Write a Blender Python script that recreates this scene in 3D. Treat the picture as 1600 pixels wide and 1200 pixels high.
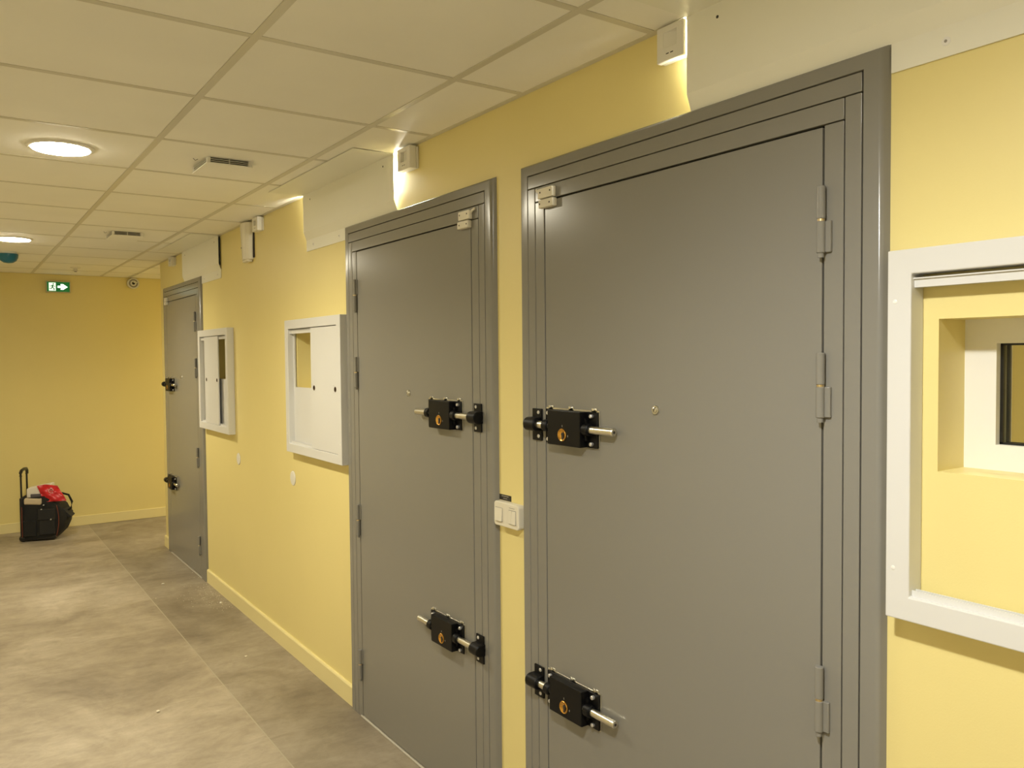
import bpy, bmesh, math, random
from mathutils import Vector, Matrix

random.seed(7)
for o in list(bpy.data.objects):
    bpy.data.objects.remove(o, do_unlink=True)
SC = bpy.context.scene
COL = SC.collection
PI = math.pi

# ------------------------------------------------------------------ camera
# The long cell wall is the plane x = 0, the corridor runs along +y, floor z = 0.
CAM = Vector((-1.57, 0.0, 1.688))
yaw, pit, rol = 0.604895, -0.034579, -0.008748
fwd = Vector((math.sin(yaw) * math.cos(pit), math.cos(yaw) * math.cos(pit), math.sin(pit)))
rgt = Vector((math.cos(yaw), -math.sin(yaw), 0.0))
up = rgt.cross(fwd)
r2 = rgt * math.cos(rol) + up * math.sin(rol)
u2 = -rgt * math.sin(rol) + up * math.cos(rol)
cam_data = bpy.data.cameras.new('camera')
cam_data.sensor_width = 36.0
cam_data.lens = 1270.9 / 1600 * 36.0
cam_data.clip_start = 0.02
cam = bpy.data.objects.new('camera', cam_data)
COL.objects.link(cam)
m = Matrix((r2, u2, -fwd)).transposed().to_4x4()
m.translation = CAM
cam.matrix_world = m
SC.camera = cam

# ------------------------------------------------------------------ world, light levels, exposure
w = bpy.data.worlds.new('world')
SC.world = w
w.use_nodes = True
w.node_tree.nodes['Background'].inputs[0].default_value = (1.0, 0.95, 0.85, 1)
w.node_tree.nodes['Background'].inputs[1].default_value = 0.02
LAMP_COL = (1.0, 0.92, 0.72)
NEAR_COL = (1.0, 0.985, 0.92)
LAMP_STRENGTH = 62.0         # glowing faces of the round ceiling downlights
LAMP_WATT = 112.0            # their downward beam
NEAR_WATT = 130.0            # the newer, whiter downlight beside the nearest door
SLOT_STRENGTH = 240.0         # lamps behind the sheet metal covers
SC.view_settings.view_transform = 'Standard'
SC.view_settings.look = 'None'
SC.view_settings.gamma = 1.0
SC.view_settings.use_curve_mapping = False
SC.view_settings.exposure = 0.58

# ------------------------------------------------------------------ materials
MATS = {}


def mat(name, col, rough=0.5, metal=0.0, var=0.0, scale=6.0, bump=0.0, bscale=200.0, emit=None, spec=0.5,
        rvar=0.0, coat=0.0):
    if name in MATS:
        return MATS[name]
    M = bpy.data.materials.new(name)
    M.use_nodes = True
    nt = M.node_tree
    b = nt.nodes['Principled BSDF']
    b.inputs['Base Color'].default_value = (*col, 1)
    b.inputs['Roughness'].default_value = rough
    b.inputs['Metallic'].default_value = metal
    b.inputs['Specular IOR Level'].default_value = spec
    b.inputs['Coat Weight'].default_value = coat
    b.inputs['Coat Roughness'].default_value = 0.12
    tc = nt.nodes.new('ShaderNodeTexCoord')
    if var > 0 or rvar > 0:
        n = nt.nodes.new('ShaderNodeTexNoise')
        n.inputs['Scale'].default_value = scale
        n.inputs['Detail'].default_value = 5
        nt.links.new(tc.outputs['Object'], n.inputs['Vector'])
        if var > 0:
            r = nt.nodes.new('ShaderNodeValToRGB')
            r.color_ramp.elements[0].position = 0.3
            r.color_ramp.elements[1].position = 0.7
            r.color_ramp.elements[0].color = (*[c * (1 - var) for c in col], 1)
            r.color_ramp.elements[1].color = (*[min(1, c * (1 + var)) for c in col], 1)
            nt.links.new(n.outputs['Fac'], r.inputs[0])
            nt.links.new(r.outputs[0], b.inputs['Base Color'])
        if rvar > 0:
            mr = nt.nodes.new('ShaderNodeMapRange')
            mr.inputs['To Min'].default_value = rough - rvar
            mr.inputs['To Max'].default_value = rough + rvar
            nt.links.new(n.outputs['Fac'], mr.inputs['Value'])
            nt.links.new(mr.outputs[0], b.inputs['Roughness'])
    if bump > 0:
        n2 = nt.nodes.new('ShaderNodeTexNoise')
        n2.inputs['Scale'].default_value = bscale
        n2.inputs['Detail'].default_value = 3
        nt.links.new(tc.outputs['Object'], n2.inputs['Vector'])
        bp = nt.nodes.new('ShaderNodeBump')
        bp.inputs['Strength'].default_value = bump
        bp.inputs['Distance'].default_value = 0.002
        nt.links.new(n2.outputs['Fac'], bp.inputs['Height'])
        nt.links.new(bp.outputs[0], b.inputs['Normal'])
    if emit:
        b.inputs['Emission Color'].default_value = (*emit[0], 1)
        b.inputs['Emission Strength'].default_value = emit[1]
    MATS[name] = M
    return M


WALL = mat('yellow_wall_paint', (0.82, 0.705, 0.305), 0.42, var=0.02, scale=1.2, bump=0.10, bscale=260)
PALE = mat('pale_bounce_cream', (0.84, 0.77, 0.55), 0.5, var=0.02, scale=1.2)  # unseen walls, made pale to bounce more light onto the ceiling
CREAM = mat('pale_yellow_trim', (0.84, 0.74, 0.38), 0.45, var=0.02, scale=2)
TILE = mat('ceiling_tile_white', (0.93, 0.91, 0.83), 0.8, var=0.02, scale=3, bump=0.15, bscale=500)
TBAR = mat('ceiling_bar_white', (0.66, 0.63, 0.53), 0.35)
DOOR = mat('grey_door_paint', (0.240, 0.232, 0.208), 0.20)
FRAME = mat('grey_frame_paint', (0.240, 0.232, 0.208), 0.19)
GAP = mat('dark_joint', (0.012, 0.011, 0.01), 0.8)
COVER = mat('white_sheet_metal', (0.86, 0.85, 0.75), 0.38, var=0.01, scale=3)
WHITE = mat('white_lacquer', (0.70, 0.70, 0.69), 0.38)
PLASTIC = mat('white_plastic', (0.80, 0.78, 0.71), 0.4)
IVORY = mat('ivory_plastic', (0.78, 0.74, 0.62), 0.45)
PVC = mat('white_window_profile', (0.84, 0.83, 0.80), 0.3)
BLACKM = mat('black_lock_coat', (0.0035, 0.0035, 0.004), 0.45, bump=0.12, bscale=900, spec=0.22)
STEEL = mat('bright_steel', (0.70, 0.68, 0.60), 0.28, metal=1.0)
ZINC = mat('zinc_screw', (0.72, 0.72, 0.73), 0.38, metal=0.8)
BRASS = mat('brass', (0.75, 0.42, 0.10), 0.25, metal=1.0)
BLACKP = mat('black_plastic', (0.012, 0.012, 0.012), 0.35)
RUBBER = mat('black_gasket', (0.008, 0.008, 0.008), 0.3)
CLOTH = mat('black_canvas', (0.007, 0.0075, 0.0075), 0.85, var=0.3, scale=60, bump=0.4, bscale=700)
CLOTH2 = mat('charcoal_canvas', (0.012, 0.0125, 0.013), 0.8, bump=0.4, bscale=700)
ORANGE = mat('orange_piping', (0.32, 0.06, 0.015), 0.6)
RED = mat('red_plastic', (0.55, 0.012, 0.02), 0.35)
PAPER = mat('white_paper', (0.78, 0.74, 0.66), 0.7)
BEIGE = mat('beige_paper', (0.55, 0.46, 0.32), 0.75)
BLUE = mat('blue_cap_plastic', (0.010, 0.13, 0.20), 0.35)
CRUMB = mat('plaster_crumb', (0.75, 0.70, 0.58), 0.9)
DARKTXT = mat('dark_print', (0.03, 0.025, 0.02), 0.7)
GREYTXT = mat('grey_print', (0.30, 0.28, 0.25), 0.7)
SIGNF = mat('sign_housing', (0.55, 0.50, 0.33), 0.5)
SIGNG = mat('exit_sign_green', (0.0, 0.10, 0.025), 0.4, emit=((0.005, 0.16, 0.03), 0.35))
SIGNW = mat('exit_sign_white', (0.7, 0.8, 0.7), 0.4, emit=((0.75, 1.0, 0.75), 0.75))
SIGNA = mat('exit_sign_arrow', (0.8, 0.9, 0.8), 0.4, emit=((0.85, 1.0, 0.9), 1.6))
LAMP_NEAR = mat('downlight_diffuser_new', (0.9, 0.9, 0.88), 0.4, emit=(NEAR_COL, LAMP_STRENGTH))
LAMP = mat('downlight_diffuser', (0.9, 0.9, 0.88), 0.4, emit=(LAMP_COL, LAMP_STRENGTH))
SLOT = mat('slot_lamp_diffuser', (0.9, 0.9, 0.88), 0.4, emit=((1.0, 0.95, 0.80), SLOT_STRENGTH))
SEAL = mat('pale_sealant', (0.50, 0.47, 0.40), 0.7)
WELD = mat('floor_weld', (0.40, 0.35, 0.26), 0.5)

# glass
GLASS = bpy.data.materials.new('window_glass')
GLASS.use_nodes = True
nt = GLASS.node_tree
nt.nodes.clear()
out = nt.nodes.new('ShaderNodeOutputMaterial')
mx = nt.nodes.new('ShaderNodeMixShader')
tr = nt.nodes.new('ShaderNodeBsdfTransparent')
tr.inputs[0].default_value = (0.97, 0.98, 0.94, 1)
gl = nt.nodes.new('ShaderNodeBsdfGlossy')
gl.inputs['Roughness'].default_value = 0.02
lw = nt.nodes.new('ShaderNodeLayerWeight')
lw.inputs[0].default_value = 0.5
pw = nt.nodes.new('ShaderNodeMath')
pw.operation = 'POWER'
pw.inputs[1].default_value = 4.0
nt.links.new(lw.outputs['Facing'], pw.inputs[0])
fr = nt.nodes.new('ShaderNodeMath')
fr.operation = 'MULTIPLY_ADD'
fr.inputs[1].default_value = 0.85
fr.inputs[2].default_value = 0.03
nt.links.new(pw.outputs[0], fr.inputs[0])
nt.links.new(fr.outputs[0], mx.inputs[0])
nt.links.new(tr.outputs[0], mx.inputs[1])
nt.links.new(gl.outputs[0], mx.inputs[2])
nt.links.new(mx.outputs[0], out.inputs[0])

# floor: dusty concrete-look vinyl, the sheets differ in shade
def make_floor(name, k):
    M = bpy.data.materials.new(name)
    M.use_nodes = True
    nt = M.node_tree
    b = nt.nodes['Principled BSDF']
    tc = nt.nodes.new('ShaderNodeTexCoord')

    def mapping(scale, rot=0.0):
        mp = nt.nodes.new('ShaderNodeMapping')
        mp.inputs['Scale'].default_value = scale
        mp.inputs['Rotation'].default_value = (0, 0, rot)
        nt.links.new(tc.outputs['Object'], mp.inputs[0])
        return mp

    def noise(src, scale, detail, rough, dist=0.0):
        n = nt.nodes.new('ShaderNodeTexNoise')
        n.inputs['Scale'].default_value = scale
        n.inputs['Detail'].default_value = detail
        n.inputs['Roughness'].default_value = rough
        n.inputs['Distortion'].default_value = dist
        nt.links.new(src.outputs[0], n.inputs['Vector'])
        return n

    def ramp(src, stops):
        r = nt.nodes.new('ShaderNodeValToRGB')
        while len(r.color_ramp.elements) < len(stops):
            r.color_ramp.elements.new(0.5)
        for e, (p, c) in zip(r.color_ramp.elements, stops):
            e.position = p
            e.color = (*c, 1)
        nt.links.new(src.outputs['Fac'], r.inputs[0])
        return r

    def mult(c1, c2, f):
        mix = nt.nodes.new('ShaderNodeMixRGB')
        mix.blend_type = 'MULTIPLY'
        mix.inputs[0].default_value = f
        nt.links.new(c1.outputs[0], mix.inputs[1])
        nt.links.new(c2.outputs[0], mix.inputs[2])
        return mix

    m1 = mapping((1, 1, 1))
    m2 = mapping((3.0, 7.0, 1.0), 0.35)
    n1 = noise(m1, 1.5, 7, 0.62, 0.6)
    cols = [(0.225, 0.183, 0.130), (0.345, 0.290, 0.210), (0.475, 0.412, 0.315)]
    r1 = ramp(n1, [(p, tuple(v * k for v in c)) for p, c in zip((0.30, 0.5, 0.72), cols)])
    n2 = noise(m2, 1.7, 9, 0.72, 0.8)
    r2 = ramp(n2, [(0.32, (0.80, 0.79, 0.78)), (0.5, (1, 1, 1)), (0.72, (1.16, 1.17, 1.18))])
    n4 = noise(m1, 9.0, 8, 0.75, 1.2)
    r4 = ramp(n4, [(0.35, (0.84, 0.83, 0.82)), (0.55, (1, 1, 1)), (0.75, (1.10, 1.10, 1.10))])
    c = mult(mult(r1, r2, 0.8), r4, 0.7)
    nt.links.new(c.outputs[0], b.inputs['Base Color'])
    n3 = noise(m1, 3.0, 4, 0.6)
    mr = nt.nodes.new('ShaderNodeMapRange')
    mr.inputs['To Min'].default_value = 0.40
    mr.inputs['To Max'].default_value = 0.62
    nt.links.new(n3.outputs['Fac'], mr.inputs['Value'])
    nt.links.new(mr.outputs[0], b.inputs['Roughness'])
    bp = nt.nodes.new('ShaderNodeBump')
    bp.inputs['Strength'].default_value = 0.15
    bp.inputs['Distance'].default_value = 0.003
    nt.links.new(n4.outputs['Fac'], bp.inputs['Height'])
    nt.links.new(bp.outputs[0], b.inputs['Normal'])
    return M


FLOOR = make_floor('floor_vinyl_dusty', 1.05)
FLOOR_B = make_floor('floor_vinyl_brown', 0.86)


# ------------------------------------------------------------------ mesh helpers
class MB:
    def __init__(self):
        self.bm = bmesh.new()

    def _bev(self, verts, bev, seg):
        if bev > 0:
            es = {e for v in verts for e in v.link_edges}
            bmesh.ops.bevel(self.bm, geom=list(es), offset=bev, segments=seg, profile=0.5, affect='EDGES',
                            clamp_overlap=True)

    def box(self, x0, x1, y0, y1, z0, z1, bev=0.0, seg=2):
        x0, x1 = sorted((x0, x1)); y0, y1 = sorted((y0, y1)); z0, z1 = sorted((z0, z1))
        r = bmesh.ops.create_cube(self.bm, size=1.0)
        for v in r['verts']:
            v.co = Vector(((x0 + x1) / 2 + v.co.x * (x1 - x0), (y0 + y1) / 2 + v.co.y * (y1 - y0),
                           (z0 + z1) / 2 + v.co.z * (z1 - z0)))
        self._bev(r['verts'], bev, seg)
        return self

    def prism(self, pts, axis, a, b, bev=0.0, seg=2):
        """polygon pts in the plane perpendicular to axis ('x': (y,z), 'y': (x,z), 'z': (x,y)) from a to b"""
        def P(p, t):
            return {'x': (t, p[0], p[1]), 'y': (p[0], t, p[1]), 'z': (p[0], p[1], t)}[axis]
        v0 = [self.bm.verts.new(P(p, a)) for p in pts]
        v1 = [self.bm.verts.new(P(p, b)) for p in pts]
        n = len(pts)
        fs = [self.bm.faces.new(v0), self.bm.faces.new(v1)]
        for i in range(n):
            fs.append(self.bm.faces.new((v0[i], v0[(i + 1) % n], v1[(i + 1) % n], v1[i])))
        bmesh.ops.recalc_face_normals(self.bm, faces=fs)
        self._bev(v0 + v1, bev, seg)
        return self

    def lathe(self, prof, origin, axis, n=28):
        """prof: list of (radius, height along axis)"""
        ax = Vector(axis).normalized()
        t = Vector((0, 0, 1)) if abs(ax.z) < 0.9 else Vector((1, 0, 0))
        e1 = ax.cross(t).normalized()
        e2 = ax.cross(e1)
        o = Vector(origin)
        rings = []
        for r, h in prof:
            if r < 1e-6:
                rings.append([self.bm.verts.new(o + ax * h)])
            else:
                rings.append([self.bm.verts.new(o + ax * h + (e1 * math.cos(2 * PI * i / n) + e2 * math.sin(2 * PI * i / n)) * r)
                              for i in range(n)])
        fs = []
        for a, b in zip(rings, rings[1:]):
            for i in range(n):
                j = (i + 1) % n
                if len(a) == 1 and len(b) == 1:
                    continue
                if len(a) == 1:
                    fs.append(self.bm.faces.new((a[0], b[i], b[j])))
                elif len(b) == 1:
                    fs.append(self.bm.faces.new((a[i], b[0], a[j])))
                else:
                    fs.append(self.bm.faces.new((a[i], b[i], b[j], a[j])))
        bmesh.ops.recalc_face_normals(self.bm, faces=fs)
        return self

    def cyl(self, p0, p1, r, n=20, bev=0.0):
        p0, p1 = Vector(p0), Vector(p1)
        L = (p1 - p0).length
        if bev > 0:
            prof = [(0, 0), (r - bev, 0), (r, bev), (r, L - bev), (r - bev, L), (0, L)]
        else:
            prof = [(0, 0), (r, 0), (r, L), (0, L)]
        return self.lathe(prof, p0, p1 - p0, n)

    def tube(self, pts, r, n=10):
        pts = [Vector(p) for p in pts]
        rings = []
        for i, p in enumerate(pts):
            d = (pts[min(i + 1, len(pts) - 1)] - pts[max(i - 1, 0)]).normalized()
            t = Vector((0, 0, 1)) if abs(d.z) < 0.9 else Vector((1, 0, 0))
            e1 = d.cross(t).normalized(); e2 = d.cross(e1)
            rings.append([self.bm.verts.new(p + (e1 * math.cos(2 * PI * k / n) + e2 * math.sin(2 * PI * k / n)) * r)
                          for k in range(n)])
        fs = [self.bm.faces.new(rings[0]), self.bm.faces.new(rings[-1])]
        for a, b in zip(rings, rings[1:]):
            for k in range(n):
                fs.append(self.bm.faces.new((a[k], b[k], b[(k + 1) % n], a[(k + 1) % n])))
        bmesh.ops.recalc_face_normals(self.bm, faces=fs)
        return self

    def ring(self, xf, xb, o, i):
        """rectangular ring standing in the y-z plane: outer and inner (y0, y1, z0, z1), front xf to back xb"""
        def loop(x, r):
            return [self.bm.verts.new((x, y, z)) for y, z in ((r[0], r[2]), (r[1], r[2]), (r[1], r[3]), (r[0], r[3]))]
        a, b, c, d = loop(xf, o), loop(xf, i), loop(xb, i), loop(xb, o)
        fs = []
        for p, q in ((a, b), (b, c), (c, d), (d, a)):
            for k in range(4):
                fs.append(self.bm.faces.new((p[k], p[(k + 1) % 4], q[(k + 1) % 4], q[k])))
        bmesh.ops.recalc_face_normals(self.bm, faces=fs)
        return self

    def xform(self, M):
        bmesh.ops.transform(self.bm, matrix=M, verts=self.bm.verts)
        return self

    def build(self, name, material, parent=None, smooth=True, loc=None):
        """link as one mesh object; geometry is in world space, the origin goes to loc (or the parent's origin)"""
        me = bpy.data.meshes.new(name)
        org = Vector(loc) if loc is not None else Vector((0, 0, 0))
        if loc is not None:
            bmesh.ops.translate(self.bm, vec=-org, verts=self.bm.verts)
        self.bm.to_mesh(me)
        self.bm.free()
        me.materials.append(material)
        if smooth:
            for p in me.polygons:
                p.use_smooth = True
            me.set_sharp_from_angle(angle=math.radians(40))
        o = bpy.data.objects.new(name, me)
        COL.objects.link(o)
        if smooth:
            wn = o.modifiers.new('weighted_normal', 'WEIGHTED_NORMAL')
            wn.keep_sharp = True
        o.location = org
        if parent is not None:
            par_org = world_org(parent)
            o.parent = parent
            o.location = org - par_org
        return o


def world_org(o):
    v = Vector(o.location)
    while o.parent is not None:
        o = o.parent
        v = v + Vector(o.location)
    return v


def tag(o, label=None, cat=None, group=None, kind=None):
    if label: o['label'] = label
    if cat: o['category'] = cat
    if group: o['group'] = group
    if kind: o['kind'] = kind
    return o


def thing(name, loc, label, cat, group=None, kind=None):
    o = bpy.data.objects.new(name, None)
    o.empty_display_size = 0.05
    COL.objects.link(o)
    o.location = loc
    return tag(o, label, cat, group, kind)


# ------------------------------------------------------------------ the setting
H = 2.538          # underside of the ceiling bars
YE = 9.28          # end wall
YC = 7.775         # outer corner where the cell wall ends
XL = -2.42         # opposite wall
YB = -4.2          # wall behind
TH = 0.20          # cell wall thickness

# window openings in the cell wall (y0, y1, z0, z1)
OPEN_NEAR = (0.49, 0.823, 1.457, 1.752)
OPEN_MID = (3.997, 4.335, 1.525, 1.825)
OPEN_FAR = (5.62, 5.958, 1.545, 1.830)

mb = MB()
ys = YB
for (a, b_, c, d) in (OPEN_NEAR, OPEN_MID, OPEN_FAR):
    mb.box(0, TH, ys, a, 0, H + 0.06)
    mb.box(0, TH, a, b_, 0, c)
    mb.box(0, TH, a, b_, d, H + 0.06)
    ys = b_
mb.box(0, TH, ys, YC, 0, H + 0.06)
tag(mb.build('wall_right', WALL, smooth=False), 'long yellow painted wall with the grey steel doors', 'wall', kind='structure')
tag(MB().box(TH, 3.2, YC - 0.2, YC, 0, H + 0.06).build('wall_return', WALL, smooth=False),
    'yellow wall running right beyond the far outer corner', 'wall', kind='structure')
tag(MB().box(XL, 3.2, YE, YE + 0.15, 0, H + 0.06).build('wall_end', WALL, smooth=False),
    'orange-yellow painted wall at the far end of corridor', 'wall', kind='structure')
tag(MB().box(XL - 0.15, XL, YB, YE + 0.15, 0, H + 0.06).build('wall_left', PALE, smooth=False),
    'unseen cream wall opposite the steel doors, kept pale to bounce light', 'wall', kind='structure')
tag(MB().box(XL, TH, YB - 0.15, YB, 0, H + 0.06).build('wall_back', PALE, smooth=False),
    'unseen cream wall behind the viewpoint, kept pale to bounce light', 'wall', kind='structure')
tag(MB().box(3.2, 3.35, YC - 0.2, YE + 0.15, 0, H + 0.06).build('wall_side', WALL, smooth=False),
    'yellow wall closing the side passage', 'wall', kind='structure')
# cell behind the near window
tag(MB().box(TH, 2.7, 2.25, 2.4, 0, 2.6).box(TH, 2.7, -1.6, -1.45, 0, 2.6).box(2.7, 2.85, -1.6, 2.4, 0, 2.6)
    .box(TH, 2.85, -1.6, 2.4, 2.56, 2.585).build('wall_cell', WALL, smooth=False),
    'yellow cell interior seen through the small window', 'wall', kind='structure')

# floor
fl = tag(MB().box(XL - 0.15, 3.35, YB - 0.15, YE + 0.15, -0.12, -0.004).build('floor', SEAL, smooth=False),
         'dusty brown-grey concrete look vinyl floor', 'floor', kind='structure')
SEAM = -0.448
for i, (a, b_) in enumerate(((XL, SEAM - 0.0015), (SEAM + 0.0015, SEAM + 1.6), (SEAM + 1.6, 3.2))):
    MB().box(a, b_, YB, YE, -0.004, 0.0).build('floor_sheet', FLOOR_B if i == 1 else FLOOR, fl, smooth=False)
MB().box(SEAM - 0.003, SEAM + 0.003, YB, YE, -0.003, 0.0004).build('weld_seam', WELD, fl, smooth=False)

# ceiling: slab, tiles, bars
ce = tag(MB().box(XL - 0.15, 3.35, YB - 0.15, YE + 0.15, H + 0.05, H + 0.2).build('ceiling', TILE, smooth=False),
         'suspended ceiling of square off-white tiles', 'ceiling', kind='structure')
XG = [XL, -2.101, -1.490, -0.879, -0.268, 0.0]
XG2 = [0.0, 0.343, 0.954, 1.565, 2.176, 3.2]
YG = [1.579 + 0.6005 * k for k in range(-9, 13)]
YG = [YB] + [y for y in YG if YB + 0.1 < y < YE - 0.03] + [YE]
HW = 0.012


def tile(x0, x1, y0, y1):
    MB().box(x0 + 0.0115, x1 - 0.0115, y0 + 0.0115, y1 - 0.0115, H + 0.0015, H + 0.02, 0.002, 1).build('ceiling_tile', TILE, ce, smooth=False)


for i in range(len(XG) - 1):
    for y0, y1 in zip(YG, YG[1:]):
        tile(XG[i], XG[i + 1], y0, y1)
for i in range(len(XG2) - 1):
    for y0, y1 in zip(YG, YG[1:]):
        if y1 > YC + 0.05:
            tile(XG2[i], XG2[i + 1], max(y0, YC), y1)
for x in XG[1:-1]:
    MB().box(x - HW, x + HW, YB, YE, H, H + 0.012).build('main_runner', TBAR, ce, smooth=False)
for x in XG2[1:-1]:
    MB().box(x - HW, x + HW, YC, YE, H, H + 0.012).build('main_runner', TBAR, ce, smooth=False)
for y in YG[1:-1]:
    MB().box(XL, 0 if y < YC else 3.2, y - HW, y + HW, H + 0.0004, H + 0.012).build('cross_tee', TBAR, ce, smooth=False)
MB().box(-0.022, 0, YB, YC, H, H + 0.012).box(XL, XL + 0.022, YB, YE, H, H + 0.012) \
    .box(XL, 3.2, YE - 0.022, YE, H + 0.0002, H + 0.012).box(-0.022, 3.2, YC, YC + 0.022, H, H + 0.012) \
    .build('edge_angle', TBAR, ce, smooth=False)
# soffit above the side passage floor corner piece
MB().box(-0.022, 0.0, YC - 0.01, YE, H + 0.0004, H + 0.012).build('edge_angle', TBAR, ce, smooth=False)

# baseboards
BB = 0.098


def skirting(name, y0, y1, label):
    prof = [(0, 0), (-0.013, 0), (-0.013, BB - 0.008), (-0.009, BB), (0, BB)]
    o = MB().prism(prof, 'y', y0, y1).build(name, CREAM, smooth=False)
    return tag(o, label, 'baseboard', kind='structure')


DOORS = {1: (0.923, 2.195), 2: (2.353, 3.630), 3: (6.324, 7.600)}
skirting('baseboard_near', YB, DOORS[1][0] - 0.002, 'pale yellow skirting board right of the nearest door')
skirting('baseboard_gap', DOORS[1][1] + 0.002, DOORS[2][0] - 0.002, 'short pale skirting board between the two nearest doors')
skirting('baseboard_right', DOORS[2][1] + 0.002, DOORS[3][0] - 0.002, 'long pale yellow skirting board below the two shutter boxes')
skirting('baseboard_corner', DOORS[3][1] + 0.002, YC + 0.013, 'short pale skirting board at the far outer corner')
tag(MB().box(XL, 3.2, YE - 0.013, YE, 0, BB, 0.003, 1).build('baseboard_end', CREAM, smooth=False),
    'pale yellow skirting board along the end wall', 'baseboard', kind='structure')
tag(MB().box(XL, XL + 0.013, YB, YE, 0, BB, 0.003, 1).build('baseboard_left', CREAM, smooth=False),
    'pale yellow skirting board along the opposite wall', 'baseboard', kind='structure')

# ------------------------------------------------------------------ doors
Q = 0.020           # front of leaf and frame from the wall


def door(n, y0, y1, m, lock_c, rod_free, label):
    """y0..y1 outer frame on the wall; m = +1: bolts shoot towards +y, hinges on the y0 side; -1 mirrored"""
    d = thing('door_%d' % n, (0, (y0 + y1) / 2, 0), label, 'door', kind='structure')
    a, b_, c = 0.0505, 0.0905, 0.139           # offsets of the frame joints from the outer edge
    zt, za, zb, zc = 2.306, 2.264, 2.222, 2.175
    # dark back of the joints
    MB().box(-0.006, 0, y0 + 0.01, y1 - 0.01, 0, zt - 0.01).build('frame_back', GAP, d, smooth=False)
    g = 0.0013

    def member(name, o0, o1, zh0, zh1, chamf=False):
        """U-shaped frame layer: left and right posts plus head, each its own part"""
        for side in (0, 1):
            if side == 0:
                ya, yb = y0 + o0, y0 + o1
            else:
                ya, yb = y1 - o1, y1 - o0
            if chamf:
                if side == 0:
                    prof = [(0, y0), (-Q + 0.005, y0 + 0.010), (-Q, y0 + 0.017), (-Q, yb - g), (0, yb - g)]
                else:
                    prof = [(0, y1), (-Q + 0.005, y1 - 0.010), (-Q, y1 - 0.017), (-Q, ya + g), (0, ya + g)]
                MB().prism(prof, 'z', 0.0, zh0 if True else zh1, 0.0018, 2).build(name + '_post', FRAME, d)
            else:
                MB().box(-Q, -0.002, ya + g, yb - g, 0.0, zh0 - g, 0.0018, 2).build(name + '_post', FRAME, d)
        if chamf:
            prof = [(0, zt), (-Q + 0.005, zt - 0.006), (-Q, zt - 0.012), (-Q, zh0 + g), (0, zh0 + g)]
            MB().prism(prof, 'y', y0 + 0.004, y1 - 0.004, 0.0018, 2).build(name + '_head', FRAME, d)
        else:
            MB().box(-Q, -0.002, y0 + o0 + g, y1 - o0 - g, zh0 + g, zh1 - g, 0.0018, 2).build(name + '_head', FRAME, d)

    casing = MB()
    kz = (zt - za) / a
    rings = []
    for o_, n_ in ((0.0, 0.0), (0.006, Q - 0.0075), (0.0115, Q - 0.0022), (0.0165, Q), (a - g - 0.0018, Q), (a - g, Q - 0.0018), (a - g, 0.0)):
        rings.append([casing.bm.verts.new(p) for p in ((-n_, y0 + o_, 0.0), (-n_, y0 + o_, zt - o_ * kz), (-n_, y1 - o_, zt - o_ * kz), (-n_, y1 - o_, 0.0))])
    fs = []
    for ra, rb in zip(rings, rings[1:]):
        for i in range(3):
            fs.append(casing.bm.faces.new((ra[i], ra[i + 1], rb[i + 1], rb[i])))
    bmesh.ops.recalc_face_normals(casing.bm, faces=fs)
    casing.build('casing', FRAME, d)
    member('inner_casing', a, b_, zb, za)
    member('jamb', b_, c, zc, zb)
    # leaf
    lf = MB().box(-Q, -0.002, y0 + c + 0.0035, y1 - c - 0.0035, 0.014, zc - 0.004, 0.002, 2).build('leaf', DOOR, d)
    MB().box(-Q - 0.004, -0.004, y0 + c - 0.02, y1 - c + 0.02, 0.0, 0.009, 0.002, 1).build('threshold', SEAL, d)
    # hinges
    hy = (y0 + c - 0.001) if m > 0 else (y1 - c + 0.001)
    for z0, z1 in ((1.896, 2.044), (1.543, 1.689), (0.857, 1.006), (0.182, 0.326)):
        zm = z0 + (z1 - z0) * 0.51
        k = MB().cyl((-Q - 0.010, hy, z0 + 0.006), (-Q - 0.010, hy, zm - 0.002), 0.0092, 18, 0.0012) \
            .cyl((-Q - 0.010, hy, zm + 0.003), (-Q - 0.010, hy, z1), 0.0092, 18, 0.0012).build('hinge', FRAME, d)
        MB().cyl((-Q - 0.010, hy, zm - 0.0025), (-Q - 0.010, hy, zm + 0.0035), 0.0080, 16).build('washer', mat('pale_brass', (0.72, 0.60, 0.38), 0.3, metal=1.0), k)
        MB().cyl((-Q - 0.010, hy, z0 - 0.004), (-Q - 0.010, hy, z0 + 0.008), 0.0066, 14).build('pin', FRAME, k)
        MB().box(-Q - 0.0075, -Q + 0.001, hy - m * 0.004, hy - m * 0.021, z0 + 0.007, zm - 0.002, 0.0015, 1).build('hinge_plate', FRAME, k)
        MB().box(-Q - 0.0055, -Q + 0.001, hy + m * 0.003, hy + m * 0.014, zm + 0.003, z1 - 0.001, 0.0015, 1).build('hinge_plate', FRAME, k)
    # spy cylinder in the leaf
    cy = hy + m * 0.505
    sp = MB().lathe([(0, 0.0), (0.0125, 0.0), (0.0125, 0.003), (0.0110, 0.0055), (0.0085, 0.0055), (0.0085, 0.0035), (0, 0.0035)],
                    (-Q, cy, 1.540), (-1, 0, 0), 24).build('spy_cylinder', STEEL, d)
    MB().lathe([(0, 0.0035), (0.0080, 0.0035), (0.0075, 0.0075), (0.004, 0.009), (0, 0.009)], (-Q, cy, 1.540), (-1, 0, 0), 20).build('core', STEEL, sp)
    MB().box(-Q - 0.0098, -Q - 0.0085, cy - 0.0012, cy + 0.0012, 1.536, 1.544).build('slot', DARKTXT, sp)
    # magnetic contact on head and leaf
    ed = (y1 - c) if m > 0 else (y0 + c)
    c0, c1 = ed - m * 0.062, ed + m * 0.012
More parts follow.
